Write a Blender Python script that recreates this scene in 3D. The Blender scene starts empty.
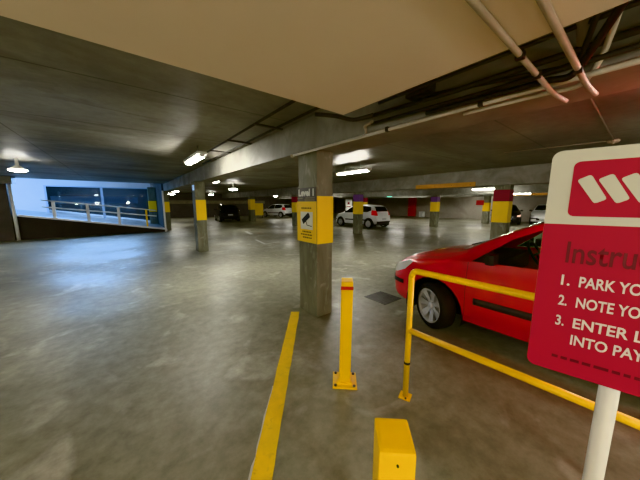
import bpy, bmesh, math, random
from mathutils import Vector, Matrix
random.seed(7)
C = bpy.context.scene.collection
PI = math.pi

# ------------------------------------------------------------------ materials
def mat(name, col, rough=.5, metal=0., coat=0., spec=.5, emit=None, es=0.):
    m = bpy.data.materials.new(name); m.use_nodes = True
    b = m.node_tree.nodes['Principled BSDF']
    b.inputs['Base Color'].default_value = (*col, 1)
    b.inputs['Roughness'].default_value = rough
    b.inputs['Metallic'].default_value = metal
    b.inputs['Coat Weight'].default_value = coat
    b.inputs['Coat Roughness'].default_value = .05
    b.inputs['Specular IOR Level'].default_value = spec
    if emit:
        b.inputs['Emission Color'].default_value = (*emit, 1)
        b.inputs['Emission Strength'].default_value = es
    return m

def noisy(name, c1, c2, scale=3., rough=(.4, .6), c3=None, bump=.0, seams=None, spec=.5, fine=.0, stretch=(1, 1, 1), coat=0., dist=.8):
    """concrete / painted surface: two noise layers mixed in object space, optional seams (axis, period, width)"""
    m = bpy.data.materials.new(name); m.use_nodes = True
    nt = m.node_tree; N = nt.nodes; L = nt.links
    b = N['Principled BSDF']
    b.inputs['Specular IOR Level'].default_value = spec
    b.inputs['Coat Weight'].default_value = coat
    tc = N.new('ShaderNodeTexCoord')
    mp = N.new('ShaderNodeMapping'); mp.inputs['Scale'].default_value = stretch
    L.new(tc.outputs['Object'], mp.inputs['Vector'])
    n1 = N.new('ShaderNodeTexNoise'); n1.inputs['Scale'].default_value = scale
    n1.inputs['Detail'].default_value = 6; n1.inputs['Roughness'].default_value = .6; n1.inputs['Distortion'].default_value = dist
    L.new(mp.outputs[0], n1.inputs['Vector'])
    r1 = N.new('ShaderNodeValToRGB')
    r1.color_ramp.elements[0].position = .36; r1.color_ramp.elements[0].color = (*c1, 1)
    r1.color_ramp.elements[1].position = .66; r1.color_ramp.elements[1].color = (*c2, 1)
    L.new(n1.outputs['Fac'], r1.inputs[0])
    col = r1.outputs[0]
    if c3:
        n2 = N.new('ShaderNodeTexNoise'); n2.inputs['Scale'].default_value = scale * 2.7
        n2.inputs['Detail'].default_value = 7; n2.inputs['Distortion'].default_value = 1.2
        L.new(mp.outputs[0], n2.inputs['Vector'])
        r2 = N.new('ShaderNodeValToRGB')
        r2.color_ramp.elements[0].position = .57; r2.color_ramp.elements[0].color = (0, 0, 0, 1)
        r2.color_ramp.elements[1].position = .72; r2.color_ramp.elements[1].color = (1, 1, 1, 1)
        L.new(n2.outputs['Fac'], r2.inputs[0])
        mx = N.new('ShaderNodeMixRGB'); mx.inputs['Color2'].default_value = (*c3, 1)
        L.new(r2.outputs[0], mx.inputs['Fac']); L.new(col, mx.inputs['Color1'])
        col = mx.outputs[0]
    if seams:
        sp = N.new('ShaderNodeSeparateXYZ'); L.new(tc.outputs['Object'], sp.inputs[0])
        for ax, per, w, off in seams:
            a1 = N.new('ShaderNodeMath'); a1.operation = 'ADD'; a1.inputs[1].default_value = off
            L.new(sp.outputs[ax], a1.inputs[0])
            md = N.new('ShaderNodeMath'); md.operation = 'PINGPONG'; md.inputs[1].default_value = per / 2
            L.new(a1.outputs[0], md.inputs[0])
            lt = N.new('ShaderNodeMath'); lt.operation = 'LESS_THAN'; lt.inputs[1].default_value = w
            L.new(md.outputs[0], lt.inputs[0])
            ml = N.new('ShaderNodeMath'); ml.operation = 'MULTIPLY'; ml.inputs[1].default_value = .6
            L.new(lt.outputs[0], ml.inputs[0])
            mx = N.new('ShaderNodeMixRGB'); mx.inputs['Color2'].default_value = (c1[0]*.35, c1[1]*.35, c1[2]*.35, 1)
            L.new(ml.outputs[0], mx.inputs['Fac']); L.new(col, mx.inputs['Color1'])
            col = mx.outputs[0]
    if fine:
        n5 = N.new('ShaderNodeTexNoise'); n5.inputs['Scale'].default_value = scale * 14; n5.inputs['Detail'].default_value = 9; n5.inputs['Roughness'].default_value = .7
        L.new(tc.outputs['Object'], n5.inputs['Vector'])
        m5 = N.new('ShaderNodeMapRange'); m5.inputs['From Min'].default_value = .3; m5.inputs['From Max'].default_value = .7
        m5.inputs['To Min'].default_value = 1-fine; m5.inputs['To Max'].default_value = 1+fine
        L.new(n5.outputs['Fac'], m5.inputs[0])
        vm = N.new('ShaderNodeVectorMath'); vm.operation = 'SCALE'
        L.new(col, vm.inputs[0]); L.new(m5.outputs[0], vm.inputs['Scale']); col = vm.outputs[0]
    L.new(col, b.inputs['Base Color'])
    n3 = N.new('ShaderNodeTexNoise'); n3.inputs['Scale'].default_value = scale * .8
    n3.inputs['Detail'].default_value = 5
    L.new(mp.outputs[0], n3.inputs['Vector'])
    mr = N.new('ShaderNodeMapRange')
    mr.inputs['From Min'].default_value = .35; mr.inputs['From Max'].default_value = .65
    mr.inputs['To Min'].default_value = rough[0]; mr.inputs['To Max'].default_value = rough[1]
    L.new(n3.outputs['Fac'], mr.inputs[0]); L.new(mr.outputs[0], b.inputs['Roughness'])
    if bump:
        bp = N.new('ShaderNodeBump'); bp.inputs['Strength'].default_value = bump; bp.inputs['Distance'].default_value = .02
        n4 = N.new('ShaderNodeTexNoise'); n4.inputs['Scale'].default_value = scale * 5; n4.inputs['Detail'].default_value = 4
        L.new(mp.outputs[0], n4.inputs['Vector'])
        L.new(n4.outputs['Fac'], bp.inputs['Height']); L.new(bp.outputs[0], b.inputs['Normal'])
    return m

def glass_mat(name, tint, gloss=.12):
    m = bpy.data.materials.new(name); m.use_nodes = True
    nt = m.node_tree; N = nt.nodes; L = nt.links
    N.remove(N['Principled BSDF'])
    t = N.new('ShaderNodeBsdfTransparent'); t.inputs[0].default_value = (*tint, 1)
    g = N.new('ShaderNodeBsdfGlossy'); g.inputs['Roughness'].default_value = .03; g.inputs[0].default_value = (.9, .95, .95, 1)
    fr = N.new('ShaderNodeFresnel'); fr.inputs[0].default_value = 1.5
    mx = N.new('ShaderNodeMixShader')
    L.new(fr.outputs[0], mx.inputs[0]); L.new(t.outputs[0], mx.inputs[1]); L.new(g.outputs[0], mx.inputs[2])
    L.new(mx.outputs[0], N['Material Output'].inputs[0])
    return m

M = dict(
    floor=noisy('floor concrete', (.186, .182, .136), (.288, .281, .215), .55, (.32, .55), (.40, .385, .315), bump=.06, spec=.45, dist=.5, fine=.28),
    slab=noisy('slab concrete', (.15, .145, .122), (.32, .31, .27), .6, (.42, .65), (.20, .195, .165), fine=.15, seams=[(1, 1.7, .012, .35), (0, 3.6, .010, 1.2)], spec=.5, stretch=(.6, 1.3, 1)),
    beam=noisy('beam concrete', (.20, .195, .165), (.33, .32, .275), 1.6, (.5, .7), (.24, .235, .20), bump=.15),
    column=noisy('column concrete', (.145, .145, .105), (.235, .235, .175), 2.2, (.55, .75), (.30, .30, .24), bump=.2, stretch=(1.5, 1.5, .5)),
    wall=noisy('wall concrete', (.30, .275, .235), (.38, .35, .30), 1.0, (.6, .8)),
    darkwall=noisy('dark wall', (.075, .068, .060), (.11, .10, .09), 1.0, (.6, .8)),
    paleband=noisy('pale band', (.20, .18, .13), (.27, .25, .18), 2, (.6, .8)),
    bulk=noisy('bulkhead paint', (.78, .66, .495), (.82, .695, .525), .6, (.7, .85)),
    whitewall=noisy('white painted wall', (.70, .74, .80), (.76, .79, .84), 1.0, (.6, .8)),
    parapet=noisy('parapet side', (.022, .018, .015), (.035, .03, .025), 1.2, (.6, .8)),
    ramp=noisy('ramp concrete', (.4, .42, .45), (.5, .52, .55), 1.0, (.5, .7)),
    yellow=noisy('yellow enamel', (.88, .53, .004), (.92, .57, .008), 3, (.32, .45), coat=.2),
    yellowband=noisy('yellow column paint', (.84, .54, .006), (.88, .57, .012), 3, (.45, .6)),
    yellowline=noisy('yellow road paint', (.74, .49, .012), (.86, .57, .015), 6, (.5, .7), c3=(.62, .42, .03)),
    whiteline=noisy('white road paint', (.5, .5, .46), (.62, .62, .58), 8, (.5, .7)),
    purple=mat('purple paint', (.22, .12, .30), .6), redpaint=mat('dark red paint', (.25, .012, .03), .6),
    orange=noisy('orange paint', (.48, .22, .03), (.58, .28, .04), 3, (.5, .7)),
    white=mat('white enamel', (.78, .78, .74), .45), cream=noisy('cream conduit', (.36, .30, .22), (.48, .41, .31), 4, (.4, .55)),
    signwhite=mat('sign off white', (.60, .60, .50), .65), signred=mat('sign red', (.40, .004, .034), .62),
    signmaroon=mat('sign maroon lettering', (.13, .002, .014), .5), signtext=mat('sign pale lettering', (.72, .66, .62), .5),
    black=mat('black plastic', (.012, .012, .013), .45), rubber=mat('rubber', (.013, .013, .014), .75),
    creamlight=noisy('pale cream conduit', (.58, .53, .42), (.68, .62, .50), 4, (.4, .55)), darkpale=mat('dusty conduit', (.26, .23, .19), .6), darkpipe=mat('dark pipe', (.03, .026, .022), .5), steel=mat('galvanised steel', (.45, .45, .44), .35, 1.0),
    bolt=mat('bolt steel', (.10, .09, .07), .5, .8),
    reflred=mat('red reflective tape', (.5, .012, .012), .4), charcoal=mat('charcoal sign', (.10, .095, .085), .5),
    signyellow=mat('yellow sign', (.78, .50, .02), .5), paperwhite=mat('sign white field', (.66, .66, .56), .5),
    darktext=mat('dark lettering', (.13, .09, .01), .6),
    carred=mat('red car paint', (.60, .004, .018), .28, 0, 1.0), carwhite=mat('white car paint', (.88, .88, .86), .3, 0, .8),
    cardark=mat('black car paint', (.010, .010, .012), .3, 0, .8),
    glass=glass_mat('car glass', (.80, .86, .82)), darkglass=mat('dark car glass', (.010, .012, .013), .06, 0, .5),
    trimgrey=mat('grey rubbing strip', (.045, .042, .042), .55), alloy=mat('alloy', (.66, .66, .64), .4, .4),
    lampclear=mat('headlight lens', (.72, .72, .68), .12, .1, 1.0), lampred=mat('tail light lens', (.50, .012, .02), .2, 0, .8, emit=(.6, .02, .02), es=.25),
    lampwarm=mat('headlight bulb lens', (.8, .6, .5), .2, 0, .5, emit=(1, .6, .45), es=.6),
    interior=mat('car interior', (.13, .13, .125), .7), plate=mat('number plate', (.6, .6, .58), .5),
    tube=mat('lit tube', (1, 1, 1), .5, emit=(1.0, .965, .86), es=155), tubecool=mat('lit tube cool', (1, 1, 1), .5, emit=(1.0, .97, .88), es=70),
    redglow=mat('red fill lens', (.6, .02, .02), .3, emit=(1, .06, .04), es=150), globe=mat('globe diffuser', (1, 1, 1), .5, emit=(1.0, .95, .82), es=185), exitgreen=mat('exit sign face', (.1, .6, .4), .5, emit=(.25, .95, .7), es=3), redcab=mat('red cabinet paint', (.42, .008, .012), .4),
    bluesign=mat('blue sign', (.35, .55, .85), .5, emit=(.4, .6, 1), es=.5),
    mullion=mat('pale blue mullion', (.45, .55, .70), .5), paper=mat('paper', (.7, .7, .66), .8),
    drain=noisy('drain cover', (.04, .04, .036), (.07, .068, .06), 8, (.4, .6)),
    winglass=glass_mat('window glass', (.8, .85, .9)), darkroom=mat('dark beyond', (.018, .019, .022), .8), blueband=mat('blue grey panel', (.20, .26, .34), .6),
)

# ------------------------------------------------------------------ mesh helpers
def BM(): return bmesh.new()
def box(bm, c, s, rz=0., bev=0., mi=0, rot=None):
    r = bmesh.ops.create_cube(bm, size=1)
    mtx = Matrix.Translation(c) @ (rot if rot else Matrix.Rotation(rz, 4, 'Z')) @ Matrix.Diagonal((*s, 1))
    bmesh.ops.transform(bm, matrix=mtx, verts=r['verts'])
    fs = {f for v in r['verts'] for f in v.link_faces}
    for f in fs: f.material_index = mi
    if bev:
        es = list({e for v in r['verts'] for e in v.link_edges})
        bmesh.ops.bevel(bm, geom=es, offset=bev, segments=2, affect='EDGES', profile=.7)
def box2(bm, x0, x1, y0, y1, z0, z1, **k):
    box(bm, ((x0+x1)/2, (y0+y1)/2, (z0+z1)/2), (abs(x1-x0), abs(y1-y0), abs(z1-z0)), **k)
def frame_dirs(d):
    d = d.normalized(); up = Vector((0, 0, 1)) if abs(d.z) < .95 else Vector((1, 0, 0))
    a = d.cross(up).normalized(); return a, a.cross(d).normalized()
def tube(bm, pts, r, n=10, closed=False, mi=0, smooth=True, cap=True):
    pts = [Vector(p) for p in pts]; rings = []; N = len(pts); pa = None
    for i, p in enumerate(pts):
        if closed: d = pts[(i+1) % N] - pts[i-1]
        else: d = pts[min(i+1, N-1)] - pts[max(i-1, 0)]
        d.normalize()
        if pa is None: a, b = frame_dirs(d)
        else:
            a = (pa - d*pa.dot(d)).normalized(); b = a.cross(d).normalized()
        pa = a
        rings.append([bm.verts.new(p + (a*math.cos(2*PI*k/n) + b*math.sin(2*PI*k/n))*r) for k in range(n)])
    for i in range(N if closed else N-1):
        A, B = rings[i], rings[(i+1) % N]
        for k in range(n):
            f = bm.faces.new((A[k], A[(k+1) % n], B[(k+1) % n], B[k])); f.smooth = smooth; f.material_index = mi
    if cap and not closed:
        for R in (rings[0], rings[-1]):
            f = bm.faces.new(R); f.material_index = mi
def cyl(bm, p, q, r, n=20, mi=0, smooth=True): tube(bm, [p, q], r, n, mi=mi, smooth=smooth)
def lathe(bm, prof, n=32, axis='X', c=(0, 0, 0), mi=0, closed=False, cap=True):
    rings = []
    for h, r in prof:
        ring = []
        for k in range(n):
            a = 2*PI*k/n
            v = (h, r*math.cos(a), r*math.sin(a)) if axis == 'X' else (r*math.cos(a), r*math.sin(a), h)
            ring.append(bm.verts.new(Vector(v) + Vector(c)))
        rings.append(ring)
    for i in range(len(rings) if closed else len(rings)-1):
        A, B = rings[i], rings[(i+1) % len(rings)]
        for k in range(n):
            f = bm.faces.new((A[k], A[(k+1) % n], B[(k+1) % n], B[k])); f.smooth = True; f.material_index = mi
    if not closed and cap:
        for R in (rings[0], rings[-1]):
            if (R[0].co - R[n//2].co).length > 1e-4:
                f = bm.faces.new(R); f.material_index = mi
def smoothline(pts, sub=6):
    P = [Vector(p) for p in pts]; out = []
    for i in range(len(P)-1):
        p0, p1, p2, p3 = P[max(i-1, 0)], P[i], P[i+1], P[min(i+2, len(P)-1)]
        for k in range(sub):
            t = k/sub
            out.append(.5*((2*p1) + (p2-p0)*t + (2*p0-5*p1+4*p2-p3)*t*t + (3*p1-p0-3*p2+p3)*t**3))
    out.append(P[-1]); return out
def poly_prism(bm, pts, axis_vec, mi=0):
    vs = [bm.verts.new(p) for p in pts]
    f = bm.faces.new(vs); f.material_index = mi
    r = bmesh.ops.extrude_face_region(bm, geom=[f])
    nv = [g for g in r['geom'] if isinstance(g, bmesh.types.BMVert)]
    for g in r['geom']:
        if isinstance(g, bmesh.types.BMFace): g.material_index = mi
    bmesh.ops.translate(bm, verts=nv, vec=axis_vec)
def obj(name, bm, m, parent=None, loc=None, rot=None, label=None):
    bmesh.ops.recalc_face_normals(bm, faces=bm.faces)
    me = bpy.data.meshes.new(name); bm.to_mesh(me); bm.free()
    for x in (m if isinstance(m, (list, tuple)) else [m]): me.materials.append(M[x] if isinstance(x, str) else x)
    o = bpy.data.objects.new(name, me); C.objects.link(o)
    if parent: o.parent = parent
    if loc: o.location = loc
    if rot: o.rotation_euler = rot
    if label: o['label'] = label
    return o
def tag(o, label, cat, group=None):
    o['label'] = label; o['category'] = cat
    if group: o['group'] = group
    return o
def thing(name, label, cat, loc=(0, 0, 0), rz=0., group=None):
    o = bpy.data.objects.new(name, None); C.objects.link(o)
    o.empty_display_size = .1
    o.location = loc; o.rotation_euler = (0, 0, rz)
    return tag(o, label, cat, group)
def struct(name, bm, m):
    o = obj(name, bm, m); o['kind'] = 'structure'; return o
def dup(root, loc, rz, label, group=None):
    r = root.copy(); C.objects.link(r); r.location = loc; r.rotation_euler = (0, 0, rz); r['label'] = label
    if group: r['group'] = group
    for ch in list(root.children):
        c = ch.copy(); C.objects.link(c); c.parent = r
        for g in ch.children:
            d = g.copy(); C.objects.link(d); d.parent = c
    return r
def text_bm(body, height, bold=.0, width=None, spacing=1.0, depth=.0):
    """lettering in the local XY plane; cap height = height; optional total width to fit"""
    cu = bpy.data.curves.new('lettering', 'FONT'); cu.body = body; cu.size = 1.0; cu.offset = bold
    cu.space_character = spacing; cu.extrude = 0; cu.resolution_u = 4
    o = bpy.data.objects.new('lettering', cu); C.objects.link(o)
    bpy.context.view_layer.update()
    me = bpy.data.meshes.new_from_object(o.evaluated_get(bpy.context.evaluated_depsgraph_get()))
    bpy.data.objects.remove(o); bpy.data.curves.remove(cu)
    bm = BM(); bm.from_mesh(me); bpy.data.meshes.remove(me)
    s = height/.70
    x0 = min(v.co.x for v in bm.verts); x1 = max(v.co.x for v in bm.verts)
    sx = (width/(x1-x0)) if width else s
    for v in bm.verts: v.co = Vector(((v.co.x-x0)*sx, v.co.y*s, 0))
    return bm

# ------------------------------------------------------------------ camera
H = 1.58
cam = bpy.data.cameras.new('camera'); co = bpy.data.objects.new('camera', cam); C.objects.link(co)
cam.sensor_width = 36; cam.lens = 252/640*36; cam.clip_start = .02
co.location = (0, 0, H); co.rotation_euler = (math.radians(90-8.353), 0, math.radians(-37.861))
bpy.context.scene.camera = co

# ------------------------------------------------------------------ the setting
SL = 2.65
bm = BM(); box2(bm, -9, 30, -9, 32, -.2, 0); struct('floor', bm, 'floor')
bm = BM(); box2(bm, -9, 30, -9, 17, SL, SL+.2); box2(bm, 1.95, 30, 17, 32, SL, SL+.2); struct('ceiling', bm, 'slab')
bm = BM(); box2(bm, -9, 1.3, -9, 1.4, 2.2, SL); struct('ceiling_bulkhead', bm, 'bulk')
for i, (x0, x1, zb) in enumerate(((1.95, 2.47, 2.25), (9.25, 9.75, 2.13), (16.05, 16.55, 2.08), (22.3, 22.8, 2.08))):
    bm = BM(); box2(bm, x0, x1, -9, 31.5, zb, SL, bev=.012); struct('ceiling_beam', bm, 'beam')
bm = BM(); box2(bm, 27.0, 27.2, -9, 32, 0, SL); struct('wall_right', bm, 'wall')
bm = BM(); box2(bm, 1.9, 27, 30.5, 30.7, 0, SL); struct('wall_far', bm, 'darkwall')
bm = BM(); box2(bm, 2.6, 14.6, 30.44, 30.5, 1.50, 1.86); struct('trim_1', bm, 'paleband')
bm = BM(); box2(bm, -9, 30, -9.2, -9, 0, SL); struct('wall_back', bm, 'wall')
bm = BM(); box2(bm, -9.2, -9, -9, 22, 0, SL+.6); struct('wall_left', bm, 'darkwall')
# ramp hall beyond the parapet: high ceiling, white end wall with a wide glazed opening
bm = BM(); box2(bm, -9, 1.95, 17, 26, 3.2, 3.4); struct('ceiling_ramp', bm, 'whitewall')
bm = BM(); box2(bm, -9, 1.95, 16.92, 17.0, SL, 3.2); struct('trim_2', bm, 'slab')
def ramp_z(x): return max(0., .133 - .171*(x-1.78))
bm = BM()
pts = [(1.9, 16.5, -.02), (1.9, 16.5, ramp_z(1.9)), (-9, 16.5, ramp_z(-9)), (-9, 16.5, -.02)]
poly_prism(bm, pts, (0, 9.3, 0)); struct('ramp', bm, 'ramp')
bm = BM()
pts = [(1.86, 16.42, 0), (1.86, 16.42, ramp_z(1.86)-.03), (-4.1, 16.42, ramp_z(-4.1)-.03), (-4.1, 16.42, 0)]
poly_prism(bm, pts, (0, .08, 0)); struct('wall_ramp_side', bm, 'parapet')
bm = BM()
pts = [(1.86, 16.40, ramp_z(1.86)-.03), (1.86, 16.40, ramp_z(1.86)+.05), (-4.1, 16.40, ramp_z(-4.1)+.05), (-4.1, 16.40, ramp_z(-4.1)-.03)]
poly_prism(bm, pts, (0, .22, 0)); struct('trim_ramp_edge', bm, 'white')
# white end wall: left pier, header, right pier
bm = BM(); box2(bm, -9, -3.5, 21.5, 21.7, 0.2, 3.2); box2(bm, -3.5, 1.66, 21.5, 21.7, 2.60, 3.2); struct('wall_ramp_end', bm, 'whitewall')
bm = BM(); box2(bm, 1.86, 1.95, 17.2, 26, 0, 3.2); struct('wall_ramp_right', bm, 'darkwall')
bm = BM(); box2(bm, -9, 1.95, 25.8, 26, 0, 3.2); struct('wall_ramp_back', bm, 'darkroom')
# glazed opening
bm = BM()
box2(bm, -3.5, -3.42, 21.48, 21.6, .7, 2.6); box2(bm, 1.58, 1.66, 21.48, 21.6, .05, 2.6); box2(bm, -3.42, 1.58, 21.48, 21.6, 2.54, 2.6)
box2(bm, -1.03, -.91, 21.46, 21.6, .4, 2.54)
w1 = struct('window_1', bm, 'mullion')
bm = BM(); box2(bm, -3.42, -1.03, 21.55, 21.56, .7, 2.54); box2(bm, -.91, 1.58, 21.55, 21.56, .3, 2.54); obj('window_pane', bm, 'winglass', w1)
bm = BM(); box2(bm, -3.6, .95, 23.6, 23.7, 1.55, 2.02); struct('trim_3', bm, 'blueband')
# unlit opening at the far left, its darkness built as a solid dark block
bm = BM(); box2(bm, -9, -3.70, 16.25, 16.45, 0, 2.5); struct('dark_opening_left', bm, 'darkwall')
bm = BM(); box2(bm, -9, -3.45, 15.9, 16.4, 2.36, SL); struct('trim_4', bm, 'slab')
bm = BM(); tube(bm, [(-3.62, 16.32, .0), (-3.62, 16.32, 2.36)], .06, 12); tag(obj('white_post', bm, 'white'), 'pale round post at the upper left end of the ramp wall', 'post')
for k, (z, lb) in enumerate(((1.08, 'upper of two pale rails in the dark opening at far left'), (.62, 'lower of two pale rails in the dark opening at far left'))):
    bm = BM(); tube(bm, [(-6.2, 16.2, z-.05), (-4.2, 16.2, z)], .022, 8)
    box2(bm, -4.22, -4.18, 16.2, 16.25, z-.03, z+.03); tag(obj('wall_rail', bm, 'cream'), lb, 'rail')
bm = BM(); box2(bm, 1.76, 1.84, 16.30, 16.38, 0, 2.25, bev=.006); tag(obj('white_upright', bm, 'white'), 'thin white upright at the foot of the ramp handrail', 'upright')

# ramp handrail
hr = thing('ramp_handrail', 'white two-rail handrail climbing along the ramp edge', 'handrail', (0, 0, 0))
def rz_top(x): return 1.38 - .124*(x+.18)
def rz_mid(x): return 1.07 - .127*(x+.18)
for nm, f, xa in (('top_rail', rz_top, -2.85), ('middle_rail', rz_mid, -2.85)):
    bm = BM(); tube(bm, [(xa, 16.6, f(xa)), (1.0, 16.6, f(1.0)), (1.45, 16.6, f(1.45))], .032, 10); obj(nm, bm, 'white', hr)
for x in (-2.48, -1.34, -.18):
    bm = BM(); box2(bm, x-.055, x+.055, 16.57, 16.63, ramp_z(x)+.02, rz_top(x)); obj('post', bm, 'white', hr)
bm = BM(); box2(bm, .95, 1.03, 16.57, 16.63, ramp_z(1)+.02, rz_top(1.0)); obj('post', bm, 'yellowband', hr, label='yellow post')

# ------------------------------------------------------------------ columns
def column(cx, cy, w, d, ztop, label, bands, z0=0., faces='all'):
    t = thing('concrete_column', label, 'column', (cx, cy, z0), 0, 'concrete columns')
    bm = BM(); box2(bm, -w/2, w/2, -d/2, d/2, 0, ztop-z0, bev=.018); obj('shaft', bm, 'column', t)
    for nm, m, a, b in bands:
        bm = BM(); e = .006
        if faces == 'front': box2(bm, -w/2+.005, w/2+e, -d/2-e, -d/2+.02, a-z0, b-z0)
        else: box2(bm, -w/2-e, w/2+e, -d/2-e, d/2+e, a-z0, b-z0, bev=.01)
        obj(nm, bm, m, t)
    return t
Y = ('yellow_band', 'yellowband', 1.02, 1.65)
column(2.135, 2.855, .27, .43, 2.26, 'nearest big square concrete column with camera warning sign and broad yellow panel', [('yellow_band', 'yellowband', 1.035, 1.67)], faces='front')
column(1.99, 9.0, .30, .42, 2.26, 'lone grey concrete column left of the nearest column, yellow on one face', [('yellow_band', 'yellowband', 1.03, 1.68)], faces='front')
column(9.5, 9.05, .30, .40, 2.14, 'concrete column with purple and yellow bands in front of the white hatchback', [Y, ('purple_band', 'purple', 1.65, 2.0)])
column(16.4, 8.65, .36, .44, 2.09, 'purple and yellow banded column standing clear right of the white hatchback', [Y, ('purple_band', 'purple', 1.65, 1.98)])
column(9.55, 2.83, .34, .42, 2.14, 'concrete column with dark red and yellow bands rising behind the red car', [('yellow_band', 'yellowband', .97, 1.63), ('red_band', 'redpaint', 1.63, 1.99)])
column(22.2, 7.6, .34, .42, 2.09, 'thin distant column with small yellow patch near the right wall', [('yellow_band', 'yellowband', .95, 1.6)])
column(16.3, 14.9, .45, .50, 2.09, 'distant column showing red above the roof of the white hatchback', [Y, ('red_band', 'redpaint', 1.65, 2.0)])
column(9.5, 14.9, .40, .50, 2.14, 'distant banded column half hidden left of the nearest column', [('yellow_band', 'yellowband', .95, 1.62), ('red_band', 'redpaint', 1.62, 2.0)])
column(9.0, 21.4, .42, .50, 2.14, 'distant column between the dark car and the farthest white car', [('yellow_band', 'yellowband', 1.0, 1.9)])
column(1.62, 20.6, .42, .40, 2.62, 'blue-lit column with yellow band at the top of the ramp end', [('yellow_band', 'yellowband', 1.0, 1.72)], z0=.1)
column(2.05, 17.3, .26, .30, 2.26, 'shadowed column with dull yellow band behind the thin white upright', [('yellow_band', 'yellowband', 1.05, 1.65)])

# signs on the nearest column (its left face is x = 2.005, running to +Y on the photo's left)
XF = 2.000
def face_text(body, h, w, y, z, m, name, parent, x, bold=.02):
    bm = text_bm(body, h, bold, w); bmesh.ops.transform(bm, matrix=Matrix.Translation((x, y, z)) @ Matrix.Rotation(-PI/2, 4, 'Z') @ Matrix.Rotation(PI/2, 4, 'X'), verts=bm.verts)
    return obj(name, bm, m, parent)
t = thing('camera_warning_sign', 'yellow camera surveillance sign with black camera picture on the nearest column', 'sign')
bm = BM(); box2(bm, XF-.012, XF-.002, 2.645, 3.095, 1.04, 1.60); obj('sign_plate', bm, 'signyellow', t)
bm = BM(); box2(bm, XF-.016, XF-.012, 2.715, 3.0, 1.22, 1.46); obj('white_field', bm, 'paperwhite', t)
bm = BM()
def yz(y, z): return (XF-.019, y, z)
cy, cz = 2.865, 1.375
R = Matrix.Rotation(math.radians(33), 2)
pts = [yz(cy - (R @ Vector(p)).x, cz + (R @ Vector(p)).y) for p in ((-.10, -.037), (.085, -.037), (.095, 0), (.085, .037), (-.10, .037))]
poly_prism(bm, pts, (.003, 0, 0))
tube(bm, [yz(2.865, 1.33), yz(2.84, 1.28), yz(2.735, 1.268)], .005, 6)
obj('camera_picture', bm, 'black', t)
bm = BM()
for z, ya, yb in ((1.50, 2.74, 2.98), (1.175, 2.74, 2.96), (1.135, 2.72, 3.0), (1.095, 2.74, 2.95)):
    y = yb
    while y > ya+.02:
        w = random.uniform(.02, .05); box2(bm, XF-.0145, XF-.0118, max(y-w, ya), y, z, z+.020); y -= w+.010
o = obj('lettering', bm, 'darktext', t); o['kind'] = 'stuff'
t = thing('level_sign', 'charcoal Level 1 sign above the camera warning on the nearest column', 'sign')
bm = BM(); box2(bm, XF-.012, XF-.002, 2.645, 3.075, 1.605, 1.785); obj('sign_plate', bm, 'charcoal', t)
face_text('Level 1', .088, .36, 3.05, 1.677, 'paperwhite', 'lettering', t, XF-.0135, .045)
bm = BM()
for z, ya, yb in ((1.640, 2.67, 2.88), (1.612, 2.67, 2.90), (1.637, 2.95, 3.08)): box2(bm, XF-.0135, XF-.012, ya, yb, z, z+.016)
obj('small_lettering', bm, 'paleband', t)
# small blue plate near the top of the lone left column
t = thing('small_plate', 'small pale blue plate near the top of the lone left column', 'sign', (1.831, 8.92, 2.06))
bm = BM(); box2(bm, -.012, .008, -.09, .09, -.08, .08, bev=.004); obj('plate', bm, 'bluesign', t)
bm = BM(); box2(bm, -.014, -.012, -.06, .06, -.01, .01); obj('marking', bm, 'white', t)

# ------------------------------------------------------------------ light fittings
def fitting():
    t = thing('light_fitting', '', 'light')
    bm = BM(); box2(bm, -.085, .085, -.63, .63, .045, .10, bev=.01); obj('housing', bm, 'white', t)
    for s in (-1, 1):
        bm = BM(); box2(bm, -.05, .05, s*.60-.02, s*.60+.02, .005, .05); obj('lamp_holder', bm, 'white', t)
        bm = BM(); tube(bm, [(s*.035, -.58, .025), (s*.035, .58, .025)], .022, 8); obj('tube', bm, 'tube', t)
        bm = BM(); tube(bm, [(0, s*.3, .10), (0, s*.3, .25)], .008, 6); obj('hanger', bm, 'steel', t)
    return t
def dish(x, y, z, label, q=1.):
    t = thing('dish_light', label, 'light', (x, y, z), 0, 'round dish lights')
    bm = BM(); lathe(bm, [(.0, .20*q), (.02, .20*q), (.06, .12*q), (.10, .05*q), (SL-z, .04*q)], 24, 'Z', cap=False); obj('shade', bm, 'white', t)
    bm = BM(); lathe(bm, [(-.085*q, .0), (-.078*q, .10*q), (-.055*q, .19*q), (-.02*q, .235*q), (.0, .22*q)], 24, 'Z'); obj('diffuser', bm, 'tubecool', t)
LZ = 2.40
proto = fitting(); first = True
LP = [(1.22, 5.65, 'lit tube fitting beside the cable tray on the left'),
      (5.2, 5.2, 'brightest lit tube fitting right of the nearest column'),
      (14.9, 5.25, 'bright lit tube fitting left of the red-topped column'),
      (19.4, 4.95, 'lit tube fitting just right of the red-topped column'),
      (12.6, 12.2, 'distant lit fitting above the white hatchback'),
      (19.5, 10.4, 'faint lit fitting above the thin distant column'),
      (20.5, 14.6, 'added hidden lit fitting nearest the red cabinet'),  # this and next two: added behind the beams to brighten the right wall
      (24.6, 9.0, 'added hidden lit fitting before the far right wall'),
      (24.6, 1.0, 'added hidden lit fitting over the parked white car at far right'),
      (14.0, 19.0, 'distant lit fitting above the bay beyond the white hatchback'),
      (-4.7, 13.0, 'added lit fitting left of the ramp wall outside the view'),  # added out of view to brighten the ramp handrail
      (4.5, -.9, 'added unseen tube fitting above the roof of the red car'),  # pair added over the red car so its roof bounces red upward
      (3.6, -2.6, 'added unseen tube fitting above the tail of the red car'),
      (14.9, -2.0, 'added unseen tube fitting far right beyond the parked cars'),  # this and the next: added out of view to even out the light
      (-5.5, 3.6, 'added tube fitting far left outside the view')]
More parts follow.
